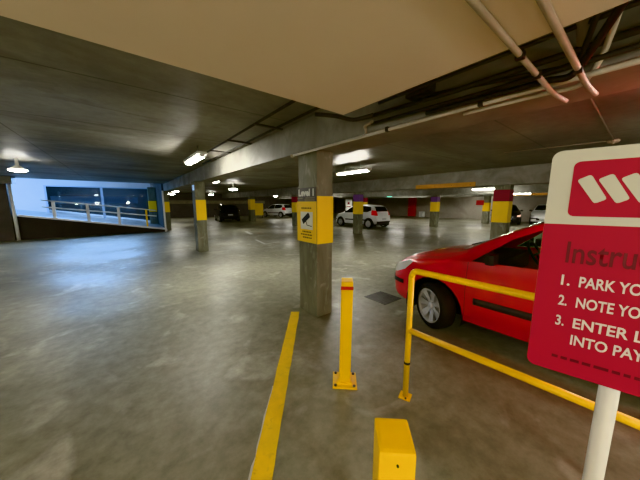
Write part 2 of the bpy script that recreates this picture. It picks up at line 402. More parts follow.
for x, y, lb in LP:
    z = {14.9: 2.26, 19.4: 2.10}.get(x, LZ) if y > 0 else LZ
    if first: proto.location = (x, y, z); proto['label'] = lb; proto['group'] = 'fluorescent tube fittings'; first = False
    else: dup(proto, (x, y, z), 0, lb, 'fluorescent tube fittings')
for x, y, z, lb in ((-1.93, 9.5, 2.385, 'round lit dish light at far left before the white ramp wall'),
      (2.72, 9.95, 2.40, 'round lit dish light just right of the lone left column'),
      (4.9, 14.1, 2.34, 'round lit dish light hanging between lone left column and nearest column'),
      (3.0, 20.4, 2.40, 'faint distant dish light beside the ramp end column'),
      (12.6, 21.0, 2.40, 'distant dish light before the far wall'),
      (7.0, 26.5, 2.40, 'added distant dish light near the black car'),  # from here on, dishes added to brighten the far wall
      (14.6, 27.5, 2.40, 'added distant dish light beyond the farthest white car'),
      (3.6, 26.5, 2.40, 'added distant dish light left of the black car')): dish(x, y, z, lb, .68 if x < 0 else 1.)

for x, y, z, lb in ((-2.6, -1.6, 1.55, 'added fill globe behind the viewer at the left'), (-4.4, .35, 1.55, 'added fill globe far left under the cream bulkhead'), (.7, -2.8, 1.6, 'added fill globe behind the viewer near the sign')):  # fill lamps added out of view to brighten the bulkhead
    t = thing('fill_globe', lb, 'light', (x, y, z), 0, 'added fill globes')
    bm = BM(); bmesh.ops.create_uvsphere(bm, u_segments=20, v_segments=12, radius=.12)
    for f in bm.faces: f.smooth = True
    obj('globe', bm, 'globe', t)
    bm = BM(); tube(bm, [(0, 0, .115), (0, 0, 2.2-z)], .01, 8); obj('stem', bm, 'steel', t)
    bm = BM(); lathe(bm, [(2.17-z, .05), (2.2-z, .05)], 16, 'Z'); obj('ceiling_rose', bm, 'white', t)
t = thing('red_fill_lamp', 'small red fill lamp added above the red car beside the beam', 'light', (2.8, -.28, 2.12))  # lamp added out of view to tint the beam and ceiling red
bm = BM(); bmesh.ops.create_uvsphere(bm, u_segments=16, v_segments=10, radius=.05)
for f in bm.faces: f.smooth = True
obj('red_lens', bm, 'redglow', t)
bm = BM(); tube(bm, [(0, 0, .045), (0, 0, SL-2.12)], .008, 8); obj('stem', bm, 'steel', t)
# blue daylight on the ramp: from the street end, plus an added overhead panel
def area(name, loc, rot, sx, sy, power, col):
    l = bpy.data.lights.new(name, 'AREA'); l.shape = 'RECTANGLE'; l.size = sx; l.size_y = sy; l.energy = power; l.color = col
    o = bpy.data.objects.new(name, l); C.objects.link(o); o.location = loc; o.rotation_euler = rot; return o
dl = area('daylight', (-1.2, 18.9, 3.12), (0, 0, 0), 4.0, .8, 210, (.30, .56, 1.0))  # hidden panel added under the hall ceiling to turn the left floor blue
dl.rotation_euler = (Vector((-1.4, 12.0, .0)) - Vector(dl.location)).to_track_quat('-Z', 'Y').to_euler(); dl.data.spread = math.radians(110)
d2 = area('daylight', (-6.4, 18.6, 2.2), (0, 0, 0), 2.0, 1.6, 140, (.34, .60, 1.0))
d2.rotation_euler = (Vector((-2.2, 21.5, 1.6)) - Vector(d2.location)).to_track_quat('-Z', 'Y').to_euler()
d2.data.spread = math.radians(120)
dl.rotation_euler = (Vector((-3.6, 12.0, .6)) - Vector(dl.location)).to_track_quat('-Z', 'Y').to_euler()
area('room_fill', (-1.0, 24.4, 3.1), (0, 0, 0), 4.0, .6, 260, (.5, .72, 1.0))  # blue fill added behind the glazing so the panel there shows

# ------------------------------------------------------------------ ceiling services
t = thing('cable_tray', 'dark ladder cable tray hung along the left side of the near beam', 'cable tray', (0, 0, 0))
for x in (1.44, 1.74):
    bm = BM(); tube(bm, [(x, .9, 2.585), (x, 7.2, 2.585)], .016, 8); obj('side_rail', bm, 'darkpipe', t)
for y in (2.1, 3.15, 4.2, 5.2, 6.2):
    bm = BM(); box2(bm, 1.40, 1.80, y-.02, y+.02, 2.555, 2.575); obj('rung', bm, 'darkpipe', t)
def pipe(name, label, pts, r, m, cat='pipe', group=None, brackets=()):
    t = thing(name, label, cat, (0, 0, 0), 0, group)
    bm = BM(); tube(bm, pts, r, 10); obj('pipe_run', bm, m, t)
    for b, mm in brackets:
        bm = BM(); box(bm, b, (r*2.6, .03, r*2.6), bev=.004); obj('clip', bm, mm, t)
    return t
pipe('conduit', 'long cream conduit under the near beam edge running to the nearest column', [(1.93, 3.08, 2.228), (1.93, -3, 2.222)], .015, 'creamlight', 'conduit', None,
     [((1.93, 3.12, 2.23), 'cream'), ((1.93, 1.5, 2.23), 'darkpipe'), ((1.93, .75, 2.23), 'darkpipe')])
pipe('conduit', 'short cream conduit bend dropping beside the bulkhead corner', smoothline([(1.86, 1.62, 2.31), (1.90, 1.74, 2.31), (1.93, 1.76, 2.29), (1.93, 1.76, 2.235)], 4), .014, 'cream', 'conduit')
pipe('dark_pipe', 'upper dark pipe along the left face of the near beam', [(1.87, 1.75, 2.37), (1.88, .9, 2.345), (1.88, -3, 2.32)], .017, 'darkpipe')
pipe('dark_pipe', 'lower dark pipe along the left face of the near beam', [(1.90, 1.66, 2.31), (1.90, .75, 2.283), (1.90, -3, 2.27)], .014, 'darkpipe')
pipe('dark_pipe', 'thin dark pipe between the bulkhead edge and the near beam', [(1.80, 1.5, 2.42), (1.8, .6, 2.42), (1.8, -3, 2.42)], .012, 'darkpipe')
pipe('dark_pipe', 'dark bent pipe by the point of the cream bulkhead', smoothline([(1.5, 2.0, 2.40), (1.62, 1.85, 2.37), (1.8, 1.8, 2.36), (1.87, 1.62, 2.37)], 5), .018, 'darkpipe')
t = thing('junction_box', 'dark junction box on the beam behind the bulkhead edge', 'junction box', (1.90, 1.18, 2.46))
bm = BM(); box(bm, (0, 0, 0), (.10, .2, .12), bev=.01); obj('box', bm, 'darkpipe', t)
bm = BM(); box(bm, (-.055, 0, 0), (.012, .17, .10), bev=.004); obj('lid', bm, 'darkpipe', t)
pz = 2.186
pipe('conduit', 'left cream pipe crossing under the cream bulkhead towards the beam', [(-3, .395, pz), (1.9, .395, pz), (2.05, .395, pz+.01), (2.30, .395, pz+.04)], .012, 'cream', 'conduit', None, [((1.36, .395, pz), 'black'), ((1.62, .395, pz), 'black')])
pipe('conduit', 'right cream pipe crossing under the cream bulkhead near its end', [(-3, .265, pz), (1.9, .265, pz), (2.05, .265, pz+.01), (2.30, .265, pz+.04)], .013, 'cream', 'conduit', None, [((1.70, .265, pz), 'black')])
cb = [('thick dark cable curling down from upper right to the beam edge', [(1.87, 1.1, 2.25), (1.868, .527, 2.235), (1.858, .414, 2.23), (1.888, .321, 2.23), (1.822, .256, 2.28), (1.715, .199, 2.32), (1.613, .144, 2.36), (1.45, .06, 2.42), (1.4, -.4, 2.44)], .017, 'black'),
      ('thinner dark cable behind the thick curling cable', [(1.90, 1.2, 2.40), (1.91, .5, 2.31), (1.924, .35, 2.30), (1.90, .295, 2.32), (1.74, .235, 2.40), (1.618, .205, 2.45), (1.45, .14, 2.5), (1.42, -.4, 2.52)], .012, 'darkpipe'),
      ('pale flexible conduit curling up at the upper right', [(2.03, .9, 2.225), (2.018, .466, 2.215), (2.005, .315, 2.205), (1.967, .265, 2.222), (1.915, .222, 2.28), (1.85, .195, 2.34), (1.737, .165, 2.40), (1.626, .14, 2.43), (1.48, .10, 2.48), (1.44, -.4, 2.5)], .013, 'creamlight'),
      ('short fat grey duct rising beside the curling cables', [(1.885, .285, 2.36), (1.78, .285, 2.44), (1.62, .28, 2.50), (1.42, .275, 2.54)], .026, 'darkpale')]
for lb, pts, r, m in cb:
    bm = BM(); tube(bm, smoothline(pts), r, 8); tag(obj('cable', bm, m), lb, 'cable')
# thin ceiling conduits meeting at a round box on the right
t = thing('ceiling_junction', 'small round ceiling box where two thin conduits meet above the white sign', 'junction box', (6.75, .48, SL))
bm = BM(); lathe(bm, [(-.05, .0), (-.05, .06), (-.03, .075), (0, .075)], 16, 'Z'); obj('box', bm, 'cream', t)
bm = BM(); lathe(bm, [(-.062, .0), (-.062, .02), (-.048, .02)], 10, 'Z'); obj('nipple', bm, 'cream', t)
pipe('conduit', 'thin pale ceiling conduit running away left from the round box', [(6.72, .54, SL-.012), (6.5, 2.0, SL-.012)], .008, 'darkpale', 'conduit')
pipe('conduit', 'thin pale ceiling conduit running from the beam to the round box', [(6.68, .48, SL-.012), (2.5, .48, SL-.012)], .010, 'darkpale', 'conduit')
# dark service pipe low across the far ceiling
pipe('dark_pipe', 'long dark service pipe crossing the far ceiling beyond the banded columns', [(19, 0, 2.585), (19, 28, 2.585)], .06, 'darkpipe')
# orange painted strips on beam faces
for x, ya, yb, za, zb, lb in ((9.235, 3.55, 5.7, 2.12, 2.27, 'long orange strip along the beam left of the red-topped column'),
                              (22.280, 3.2, 6.2, 2.1, 2.45, 'orange strip on the far beam right of the red-topped column')):
    t = thing('orange_strip', lb, 'strip', (x+.002, (ya+yb)/2, za))
    bm = BM(); box2(bm, -.015, .013, (ya-yb)/2, (yb-ya)/2, 0, zb-za, bev=.004); obj('board', bm, 'orange', t)
    for k in range(4):
        bm = BM(); lathe(bm, [(-.02, .0), (-.02, .012), (-.014, .012)], 8, 'X', (0, (ya-yb)/2+.15+k*((yb-ya)-.3)/3, (zb-za)/2)); obj('screw', bm, 'bolt', t)

# ------------------------------------------------------------------ floor markings
bm = BM()
p0, p1 = Vector((1.865, 2.99)), Vector((-.55, -.18)); d = (p1-p0).normalized(); n = Vector((-d.y, d.x)); w = .062; K = 40
L_, R_ = [], []
for k in range(K+1):
    p = p0.lerp(p1, k/K)
    L_.append(bm.verts.new((*(p + n*(w+random.uniform(-.004, .004))), .003))); R_.append(bm.verts.new((*(p - n*(w+random.uniform(-.003, .003))), .003)))
for k in range(K): bm.faces.new((L_[k], L_[k+1], R_[k+1], R_[k]))
ln = tag(obj('floor_line', bm, 'yellowline'), 'broad yellow line painted on the floor from the nearest column towards the viewer', 'floor line')
bm = BM(); L2, R2 = [], []
for k in range(K+1):
    p = p0.lerp(p1, .38+.62*k/K); wd = random.uniform(.002, .016)
    L2.append(bm.verts.new((*(p - n*(w-.006)), .0015))); R2.append(bm.verts.new((*(p - n*(w+wd)), .0015)))
for k in range(K): bm.faces.new((L2[k], L2[k+1], R2[k+1], R2[k]))
obj('old_white_edge', bm, 'whiteline', ln)
def mark(label, pts, w):
    bm = BM()
    for a, b in zip(pts[:-1], pts[1:]):
        a, b = Vector((*a, .003)), Vector((*b, .003)); d = (b-a).normalized(); n = Vector((-d.y, d.x, 0))*w/2
        bm.faces.new([bm.verts.new(q) for q in (a+n, b+n+d*w/2, b-n+d*w/2, a-n)])
    tag(obj('mark_or_reflection', bm, 'whiteline'), label, 'floor marking')
mark('white corner mark on the floor between lone left column and nearest column', [(4.45, 10.3), (4.25, 8.95), (4.9, 9.1)], .10)
mark('short white dash on the dark floor beyond the white corner mark', [(5.35, 13.7), (5.10, 12.3)], .18)
mark('short pale floor dash far back before the farthest white car', [(8.2, 15.6), (8.0, 14.6)], .16)
mark('long pale lamp reflection painted on the floor left of the white hatchback', [(10.9, 14.2), (10.4, 9.6)], .10)  # lamp reflection put into the floor colour as a pale strip
t = thing('floor_drain', 'dark square drain cover set in the floor ahead of the red car', 'drain cover', (3.33, 2.56, 0))
bm = BM(); box2(bm, -.22, .22, -.22, .22, -.02, .006, bev=.003); obj('frame', bm, 'drain', t)
bm = BM()
for k in range(9): box2(bm, -.18, .18, -.19+k*.045, -.165+k*.045, .004, .009)
o = obj('grating', bm, 'drain', t); 
bm = BM()
vs = [bm.verts.new(p) for p in ((-.03, -.015, .004), (.035, -.02, .006), (.05, .012, .004), (.0, .022, .008), (-.035, .01, .003))]
bm.faces.new(vs); tag(obj('paper_scrap', bm, 'paper', None, (-.78, 1.98, 0), (0, 0, .4)), 'small white scrap of paper on the floor at lower left', 'litter')

# ------------------------------------------------------------------ bollards
HD = math.radians(-42)
def bollard(loc, label, strip, tilt=0., h=.945, w=.098):
    t = thing('bollard', label, 'bollard', loc, HD, 'yellow square bollards')
    bm = BM(); box2(bm, -w/2, w/2, -w/2, w/2, .008, h, bev=.010)
    for v in bm.verts:
        if v.co.z > h-.03:  v.co.z -= (v.co.y - w/2) * -.14
    for v in bm.verts: v.co.x += tilt*v.co.z
    obj('post', bm, 'yellow', t)
    bm = BM(); box2(bm, -.105, .105, -.105, .105, 0, .012, bev=.003); box2(bm, -.065, .065, -.065, .065, .01, .03, bev=.008); obj('base_plate', bm, 'yellow', t)
    for sx in (-1, 1):
        for sy in (-1, 1):
            bm = BM(); lathe(bm, [(.011, .013), (.022, .013), (.022, .0)], 6, 'Z', (sx*.08, sy*.08, 0)); obj('bolt', bm, 'bolt', t)
    if strip:
        bm = BM(); box2(bm, -w/2-.002, w/2+.002, -w/2-.003, -w/2+.004, h-.078, h-.048)
        for v in bm.verts: v.co.x += tilt*v.co.z
        obj('reflective_strip', bm, 'reflred', t)
    else:
        bm = BM(); lathe(bm, [(-.004, .0), (-.004, .003), (.002, .003)], 8, 'Z', (0, 0, 0))
        bmesh.ops.transform(bm, matrix=Matrix.Translation((0, -w/2-.001, h-.05)) @ Matrix.Rotation(-PI/2, 4, 'X'), verts=bm.verts); obj('bolt', bm, 'black', t)
    return t
bollard((1.435, 1.487, 0), 'yellow square bollard with red strip standing before the nearest column', True, .010)
bollard((.545, .362, 0), 'yellow square bollard closest to the viewer, cut by the bottom of the view', False)

# ------------------------------------------------------------------ yellow barrier rail
t = thing('barrier_rail', 'yellow tubular barrier with two rails between viewer and red car', 'barrier', (1.703, 1.045, 0), math.radians(2.9))
yE = -1.5
r = .022
bm = BM(); tube(bm, smoothline([(0, 0, 1.02), (0, -.012, 1.055), (0, -.035, 1.068), (0, -.07, 1.070)], 5) + [(0, -.6, 1.07), (0, yE+.03, 1.07)], r, 12); obj('top_rail', bm, 'yellow', t)
bm = BM(); tube(bm, [(0, 0, .585), (0, yE, .585)], r, 12); obj('middle_rail', bm, 'yellow', t)
for y, ht in ((0, 1.02), (yE, 1.07)):
    bm = BM(); tube(bm, [(0, y, .006), (0, y, ht)], r, 12); p = obj('post', bm, 'yellow', t)
    bm = BM(); box(bm, (0, y, .004), (.09, .09, .008), rz=.3, bev=.002); obj('base_plate', bm, 'yellow', p)
    bm = BM(); lathe(bm, [(.008, .008), (.018, .008), (.018, 0)], 6, 'Z', (-.03, y-.02, 0)); obj('bolt', bm, 'bolt', p)
    bm = BM(); tube(bm, [(0, y-.0, .295), (0, y-.0, .315)], r+.0015, 12); obj('scuff', bm, 'rubber', p)

# ------------------------------------------------------------------ instruction sign
P0 = Vector((.98739, .18238, 0)); dR = Vector((.20791, -.97815, 0)); nS = Vector((-.97815, -.20791, 0))
PW, Z0, Z1, ZS = .37, 1.072, 1.725, 1.520
ts = thing('instruction_sign', 'red and white parking instruction sign on a white post at the right', 'sign')
SM = Matrix.Translation(P0) @ Matrix(((dR.x, 0, nS.x, 0), (dR.y, 0, nS.y, 0), (0, 1, 0, 0), (0, 0, 0, 1)))  # local: s, z, out
def rrect(x0, x1, y0, y1, r, corners=(1, 1, 1, 1), n=6):
    pts = []
    for (cx, cy, a0, on) in ((x0+r, y0+r, PI, corners[0]), (x1-r, y0+r, 1.5*PI, corners[1]), (x1-r, y1-r, 0, corners[2]), (x0+r, y1-r, .5*PI, corners[3])):
        if on: pts += [(cx+r*math.cos(a0+k*PI/2/n), cy+r*math.sin(a0+k*PI/2/n)) for k in range(n+1)]
        else: pts.append((cx+r*(1 if math.cos(a0+PI/4) > 0 else -1), cy+r*(1 if math.sin(a0+PI/4) > 0 else -1)))
    return pts
def splate(name, polys, z0, z1, m):
    bm = BM()
    for pts in polys: poly_prism(bm, [(x, y, z0) for x, y in pts], (0, 0, z1-z0))
    bmesh.ops.transform(bm, matrix=SM, verts=bm.verts); return obj(name, bm, m, ts)
splate('panel', [rrect(0, PW, Z0, Z1, .022)], -.012, 0, 'signwhite')
splate('red_field', [rrect(0.0, PW, Z0, ZS, .022, (1, 1, 0, 0))], 0, .0012, 'signred')
splate('logo_panel', [rrect(.047, PW-.047, 1.543, 1.692, .014)], 0, .0012, 'signred')
bars = []
for k in range(6):
    ox = .0395*k; q = [Vector((.0565+ox, 1.6425)), Vector((.0955+ox, 1.578)), Vector((.118+ox, 1.590)), Vector((.0825+ox, 1.656))]
    pts = []
    for i in range(4):
        a, b, c = q[i-1], q[i], q[(i+1) % 4]; e = .0055
        pts += [b + (a-b).normalized()*e, b + ((a-b).normalized()+(c-b).normalized())*e*.28, b + (c-b).normalized()*e]
    bars.append([(p.x, p.y) for p in pts])
splate('logo_bars', bars, .0012, .0022, 'signwhite')
def stext(body, h, x, z, width, m, name='lettering', bold=.02):
    bm = text_bm(body, h, bold, width)
    bmesh.ops.transform(bm, matrix=SM @ Matrix.Translation((x, z, .0022)), verts=bm.verts)
    return obj(name, bm, m, ts)
stext('Instructions', .061, .056, 1.411, .272, 'signmaroon', 'heading', .012)
for num, body, z, w in (('1.', 'PARK YOUR', 1.344, .153), ('2.', 'NOTE YOUR', 1.283, .156), ('3.', 'ENTER L', 1.2205, .131)):
    stext(num, .0295, .0535, z, .0185, 'signtext', 'lettering', .022); stext(body, .0295, .0905, z, w, 'signtext', 'lettering', .022)
stext('INTO PAY', .0295, .0905, 1.169, .138, 'signtext', 'lettering', .022)
bm = BM(); x = .056
while x < .30:
    w = random.uniform(.012, .032); box2(bm, x, x+w, 1.116, 1.125, .001, .0016); x += w+.006
bmesh.ops.transform(bm, matrix=SM, verts=bm.verts); obj('small_lettering', bm, 'signmaroon', ts)
pc = P0 + dR*.187 - nS*.034
bm = BM(); tube(bm, [(pc.x, pc.y, .01), (pc.x, pc.y, 1.66)], .021, 20); obj('post', bm, 'white', ts)
bm = BM(); box(bm, (pc.x, pc.y, .006), (.16, .16, .012), bev=.003); obj('base_plate', bm, 'white', ts)
for z in (1.2, 1.6):
    bm = BM(); lathe(bm, [(-.012, .025), (.012, .025)], 16, 'Z', (pc.x, pc.y, z)); obj('clamp', bm, 'steel', ts)

# ------------------------------------------------------------------ cars
LEN = 3.82
def interp(keys, s):
    if s <= keys[0][0]: return keys[0][1]
    if s >= keys[-1][0]: return keys[-1][1]
    for i in range(len(keys)-1):
        if keys[i][0] <= s <= keys[i+1][0]: break
    x0, y0 = keys[i]; x1, y1 = keys[i+1]; h = x1-x0
    def sl(j):
        if j <= 0 or j >= len(keys)-1: j0, j1 = max(j-1, 0), min(j+1, len(keys)-1)
        else:
            a = (keys[j][1]-keys[j-1][1])/(keys[j][0]-keys[j-1][0]); b = (keys[j+1][1]-keys[j][1])/(keys[j+1][0]-keys[j][0])
            return 0 if a*b <= 0 else 2*a*b/(a+b)
        return (keys[j1][1]-keys[j0][1])/(keys[j1][0]-keys[j0][0])
    m0, m1 = sl(i), sl(i+1); t = (s-x0)/h
    return (2*t**3-3*t*t+1)*y0 + (t**3-2*t*t+t)*h*m0 + (-2*t**3+3*t*t)*y1 + (t**3-t*t)*h*m1
K_zt = [(0, .50), (.03, .62), (.09, .74), (.2, .82), (.45, .91), (.8, .99), (1.0, 1.045), (1.15, 1.13), (1.45, 1.30), (1.75, 1.432), (2.0, 1.472), (2.4, 1.49), (2.9, 1.475), (3.35, 1.42), (3.48, 1.35), (3.62, 1.12), (3.70, .96), (3.77, .72), (3.82, .52)]
K_zb = [(0, .38), (.1, .25), (.4, .215), (3.3, .23), (3.7, .30), (3.82, .40)]
K_hw = [(0, .46), (.04, .57), (.12, .67), (.3, .755), (.6, .805), (1.0, .828), (2.0, .832), (3.1, .825), (3.5, .785), (3.72, .72), (3.82, .58)]
K_zs = [(0, .45), (.03, .56), (.09, .66), (.2, .74), (.45, .825), (.8, .895), (1.1, .935), (1.5, .965), (2.2, .99), (3.1, 1.01), (3.5, 1.0), (3.68, .88), (3.77, .66), (3.82, .47)]
K_wt = [(0, .36), (.12, .52), (.3, .62), (.6, .68), (.9, .70), (1.15, .695), (1.45, .655), (1.75, .61), (2.1, .592), (2.8, .585), (3.3, .565), (3.5, .58), (3.65, .62), (3.75, .60), (3.82, .45)]
K_cr = [(0, .03), (.3, .05), (.8, .06), (1.2, .05), (1.8, .05), (3.3, .05), (3.6, .05), (3.82, .03)]
def section(s):
    zt, zb, hw, zs, wt, cr = (interp(k, s) for k in (K_zt, K_zb, K_hw, K_zs, K_wt, K_cr))
    ze = zt - cr; zs = min(zs, ze-.01); wt = min(wt, hw-.02)
    P = [(0, zb), (hw*.5, zb), (hw*.84, zb), (hw*.93, zb+.015), (hw*.972, zb+(zs-zb)*.13), (hw*.988, zb+(zs-zb)*.3), (hw, zb+(zs-zb)*.5), (hw*.998, zb+(zs-zb)*.7), (hw*.985, zb+(zs-zb)*.87), (hw*.965, zs)]
    x0 = hw*.965
    for t in (.2, .4, .6, .8, .93): P.append((x0+(wt-x0)*t + .012*math.sin(PI*t), zs+(ze-zs)*t))
    P += [(wt-.004, ze), (wt-.025, ze+cr*.25), (wt-.07, ze+cr*.48), (wt*.70, ze+cr*.76), (wt*.42, ze+cr*.92), (wt*.2, ze+cr*.98), (0, zt)]
    return P
def car_shell():
    bm = BM()
    S = [0, .015, .03, .06, .09, .13, .18, .24] + [.3+.07*k for k in range(47)] + [3.57, 3.62, 3.66, 3.70, 3.74, 3.77, 3.80, 3.82]
    S = sorted(set(round(s, 3) for s in S if s <= LEN)); rings = []
    for s in S:
        P = section(s); full = [(x, z) for x, z in P] + [(-x, z) for x, z in P[-2:0:-1]]
        rings.append([bm.verts.new((x, LEN/2-s, z)) for x, z in full])
    n = len(rings[0])
    for A, B in zip(rings[:-1], rings[1:]):
        for k in range(n):
            f = bm.faces.new((A[k], A[(k+1) % n], B[(k+1) % n], B[k])); f.smooth = True
    bm.faces.new(rings[0]); bm.faces.new(rings[-1])
    bmesh.ops.recalc_face_normals(bm, faces=bm.faces)
    return bm
def inside(poly, a, b):
    c = False
    for i in range(len(poly)):
        (x0, y0), (x1, y1) = poly[i-1], poly[i]
        if (y0 > b) != (y1 > b) and a < (x1-x0)*(b-y0)/(y1-y0)+x0: c = not c
    return c
def cut(bm, poly, proj, cond):
    """score a polygon (in side (s,z) or end (x,z) view) into the shell and return the faces inside it"""
    lo = [min(p[i] for p in poly)-.05 for i in (0, 1)]; hi = [max(p[i] for p in poly)+.05 for i in (0, 1)]
    def uv(v): return (LEN/2-v.y, v.z) if proj == 's' else (v.x, v.z)
    for i in range(len(poly)):
        (u0, w0), (u1, w1) = poly[i-1], poly[i]
        if proj == 's': pc = Vector((0, LEN/2-u0, w0)); pn = Vector((0, -(w1-w0), -(u1-u0)))
        else: pc = Vector((u0, 0, w0)); pn = Vector((w1-w0, 0, -(u1-u0)))
        fs = []
        for f in bm.faces:
            q = [uv(v.co) for v in f.verts]
            if max(a for a, b in q) < lo[0] or min(a for a, b in q) > hi[0] or max(b for a, b in q) < lo[1] or min(b for a, b in q) > hi[1]: continue
            if cond(f.calc_center_median(), f.normal): fs.append(f)
        es = {e for f in fs for e in f.edges}; vs = {v for f in fs for v in f.verts}
        bmesh.ops.bisect_plane(bm, geom=list(vs)+list(es)+fs, plane_co=pc, plane_no=pn.normalized(), dist=1e-5)
    out = []
    for f in bm.faces:
        c = f.calc_center_median()
        if cond(c, f.normal) and inside(poly, *uv(c)): out.append(f)
    return out
def extract(bm, faces, off, remove):
    nb = BM(); mp = {}
    for f in faces:
        vs = []
        for v in f.verts:
            if v not in mp: mp[v] = nb.verts.new(v.co + v.normal*off)
            vs.append(mp[v])
        nf = nb.faces.new(vs); nf.smooth = True
    if remove: bmesh.ops.delete(bm, geom=faces, context='FACES')
    return nb
AX = (.768, 3.24)
def wheel_mesh():
    bm = BM()
    lathe(bm, [(-.085, .205), (-.092, .230), (-.088, .265), (-.070, .288), (-.04, .294), (.04, .294), (.070, .288), (.088, .265), (.092, .230), (.085, .205)], 40, 'X', closed=True)
    return bm
def rim_mesh():
    bm = BM()
    lathe(bm, [(-.086, .196), (-.096, .216), (-.088, .210), (-.06, .192), (.06, .192), (.085, .208), (.088, .205)], 36, 'X', cap=False)
    lathe(bm, [(.02, .0), (.02, .195)], 30, 'X')
    for side in (-1,):
        lathe(bm, [(side*.03, .0), (side*.062, .0), (side*.066, .03), (side*.058, .05), (side*.03, .05)], 20, 'X')
        for k in range(7):
            a = 2*PI*k/7; d = Vector((0, math.cos(a), math.sin(a))); e = Vector((0, -math.sin(a), math.cos(a)))
            pts = [Vector((side*.045, 0, 0)) + d*.035 + e*.022, Vector((side*.060, 0, 0)) + d*.12 + e*.030, Vector((side*.072, 0, 0)) + d*.198 + e*.046,
                   Vector((side*.072, 0, 0)) + d*.198 - e*.046, Vector((side*.060, 0, 0)) + d*.12 - e*.030, Vector((side*.045, 0, 0)) + d*.035 - e*.022]
            poly_prism(bm, pts, (.02, 0, 0))
    return bm
def build_car(name, label, paint, loc, rz, near=False, steer=0., lens='lampclear', group='parked cars'):
    t = thing(name, label, 'car', loc, rz, group)
    bm = car_shell()
    side = lambda c, n: abs(n.x) > .35 and abs(c.x) > .4
    anyside = lambda c, n: abs(c.x) > .48 and c.z < .8
    # wheel arches
    for ax in AX:
        fs = cut(bm, [(ax+.355*math.cos(2*PI*k/22), .29+.375*math.sin(2*PI*k/22)) for k in range(22)], 's', anyside)
        bmesh.ops.delete(bm, geom=fs, context='FACES')
    bm.normal_update()
    parts = []
    gl = 'glass' if near else 'darkglass'
    # side windows with a solid pillar between
    W = [[(1.17, .945), (1.62, .965), (2.26, .985), (2.22, 1.385), (1.78, 1.362), (1.5, 1.215)],
         [(2.33, 1.005), (3.12, 1.03), (3.36, 1.12), (3.26, 1.33), (2.8, 1.385), (2.29, 1.39)]]
    for w in W:
        fs = cut(bm, w, 's', lambda c, n: abs(c.x) > .45 and abs(n.x) > .3)
        for sg in (-1, 1): parts.append(('side_window', [f for f in fs if f.calc_center_median().x*sg > 0], gl, 0, True))
        # extract right away (face lists go stale after later cuts)
        for nm, f_, m_, off, rem in parts: obj(nm, extract(bm, f_, off, rem), m_, t)
        parts = []; bm.normal_update()
    fs = cut(bm, [(-.66, 1.07), (.66, 1.07), (.555, 1.405), (-.555, 1.405)], 'f', lambda c, n: c.y > .05 and c.y < 1.1 and n.z > .3 and n.y > .2)
    obj('windscreen', extract(bm, fs, 0, True), gl, t); bm.normal_update()
    fs = cut(bm, [(-.56, 1.06), (.56, 1.06), (.50, 1.36), (-.50, 1.36)], 'f', lambda c, n: c.y < -1.4 and n.y < -.3)
    obj('rear_window', extract(bm, fs, 0, True), gl, t); bm.normal_update()
    # lamps
    fs = cut(bm, [(.04, .60), (.09, .70), (.40, .815), (.45, .80), (.33, .68), (.16, .60)], 's', lambda c, n: abs(c.x) > .34 and c.y > 0 and n.z < .93)
    for sg in (-1, 1): obj('headlight', extract(bm, [f for f in fs if f.calc_center_median().x*sg > 0], .006, False), lens, t)
    fs = cut(bm, [(3.44, .84), (3.84, .80), (3.84, 1.08), (3.40, 1.14)], 's', lambda c, n: abs(c.x) > .50 and c.y < -1.2)
    for sg in (-1, 1): obj('tail_light', extract(bm, [f for f in fs if f.calc_center_median().x*sg > 0], .006, False), 'lampred', t)
    # bumper strips, grille, rear lower bumper
    fs = cut(bm, [(-.02, .455), (.32, .465), (.32, .525), (-.02, .52)], 's', lambda c, n: abs(c.x) > .25 and c.y > 0)
    for sg in (-1, 1): obj('bumper_strip', extract(bm, [f for f in fs if f.calc_center_median().x*sg > 0], .008, False), 'black', t)
    fs = cut(bm, [(-.36, .36), (.36, .36), (.40, .47), (-.40, .47)], 'f', lambda c, n: c.y > 1.5)
    obj('grille', extract(bm, fs, .006, False), 'black', t)
    fs = cut(bm, [(-.62, .30), (.62, .30), (.66, .46), (-.66, .46)], 'f', lambda c, n: c.y < -1.5 and n.y < -.1)
    obj('rear_bumper_insert', extract(bm, fs, .006, False), 'black', t)
    # rubbing strip along the doors
    fs = cut(bm, [(1.235, .475), (3.0, .485), (3.0, .555), (1.235, .548)], 's', lambda c, n: abs(c.x) > .6 and abs(n.x) > .5)
    for sg in (-1, 1):
        sb = extract(bm, [f for f in fs if f.calc_center_median().x*sg > 0], .014, False)
        r_ = bmesh.ops.extrude_face_region(sb, geom=list(sb.faces))
        for g in r_['geom']:
            if isinstance(g, bmesh.types.BMVert): g.co.x -= sg*.02
        obj('rubbing_strip', sb, 'trimgrey', t)
    # door shut lines scored in the body
    if near:
        for ln_ in ([(1.14, .30), (1.14, .93), (1.145, .93), (1.145, .30)], [(2.285, .28), (2.285, .98), (2.290, .98), (2.290, .28)]):
            fs = cut(bm, ln_, 's', lambda c, n: abs(c.x) > .6 and abs(n.x) > .5)
            for f in fs: f.material_index = 1
        fs = cut(bm, [(1.0, .905), (1.075, .93), (1.07, .945), (.995, .925)], 's', lambda c, n: abs(c.x) > .62)
    bmesh.ops.delete(bm, geom=[f for f in bm.faces if f.calc_center_median().z < .27 and f.normal.z < -.9], context='FACES')
    obj('body', bm, [paint, 'black'], t)
    # floor pan and wheel housings
    bm = BM(); box2(bm, -.68, .68, -1.05, .75, .20, .26); box2(bm, -.45, .45, -1.75, 1.7, .24, .30); obj('floor_pan', bm, 'black', t)
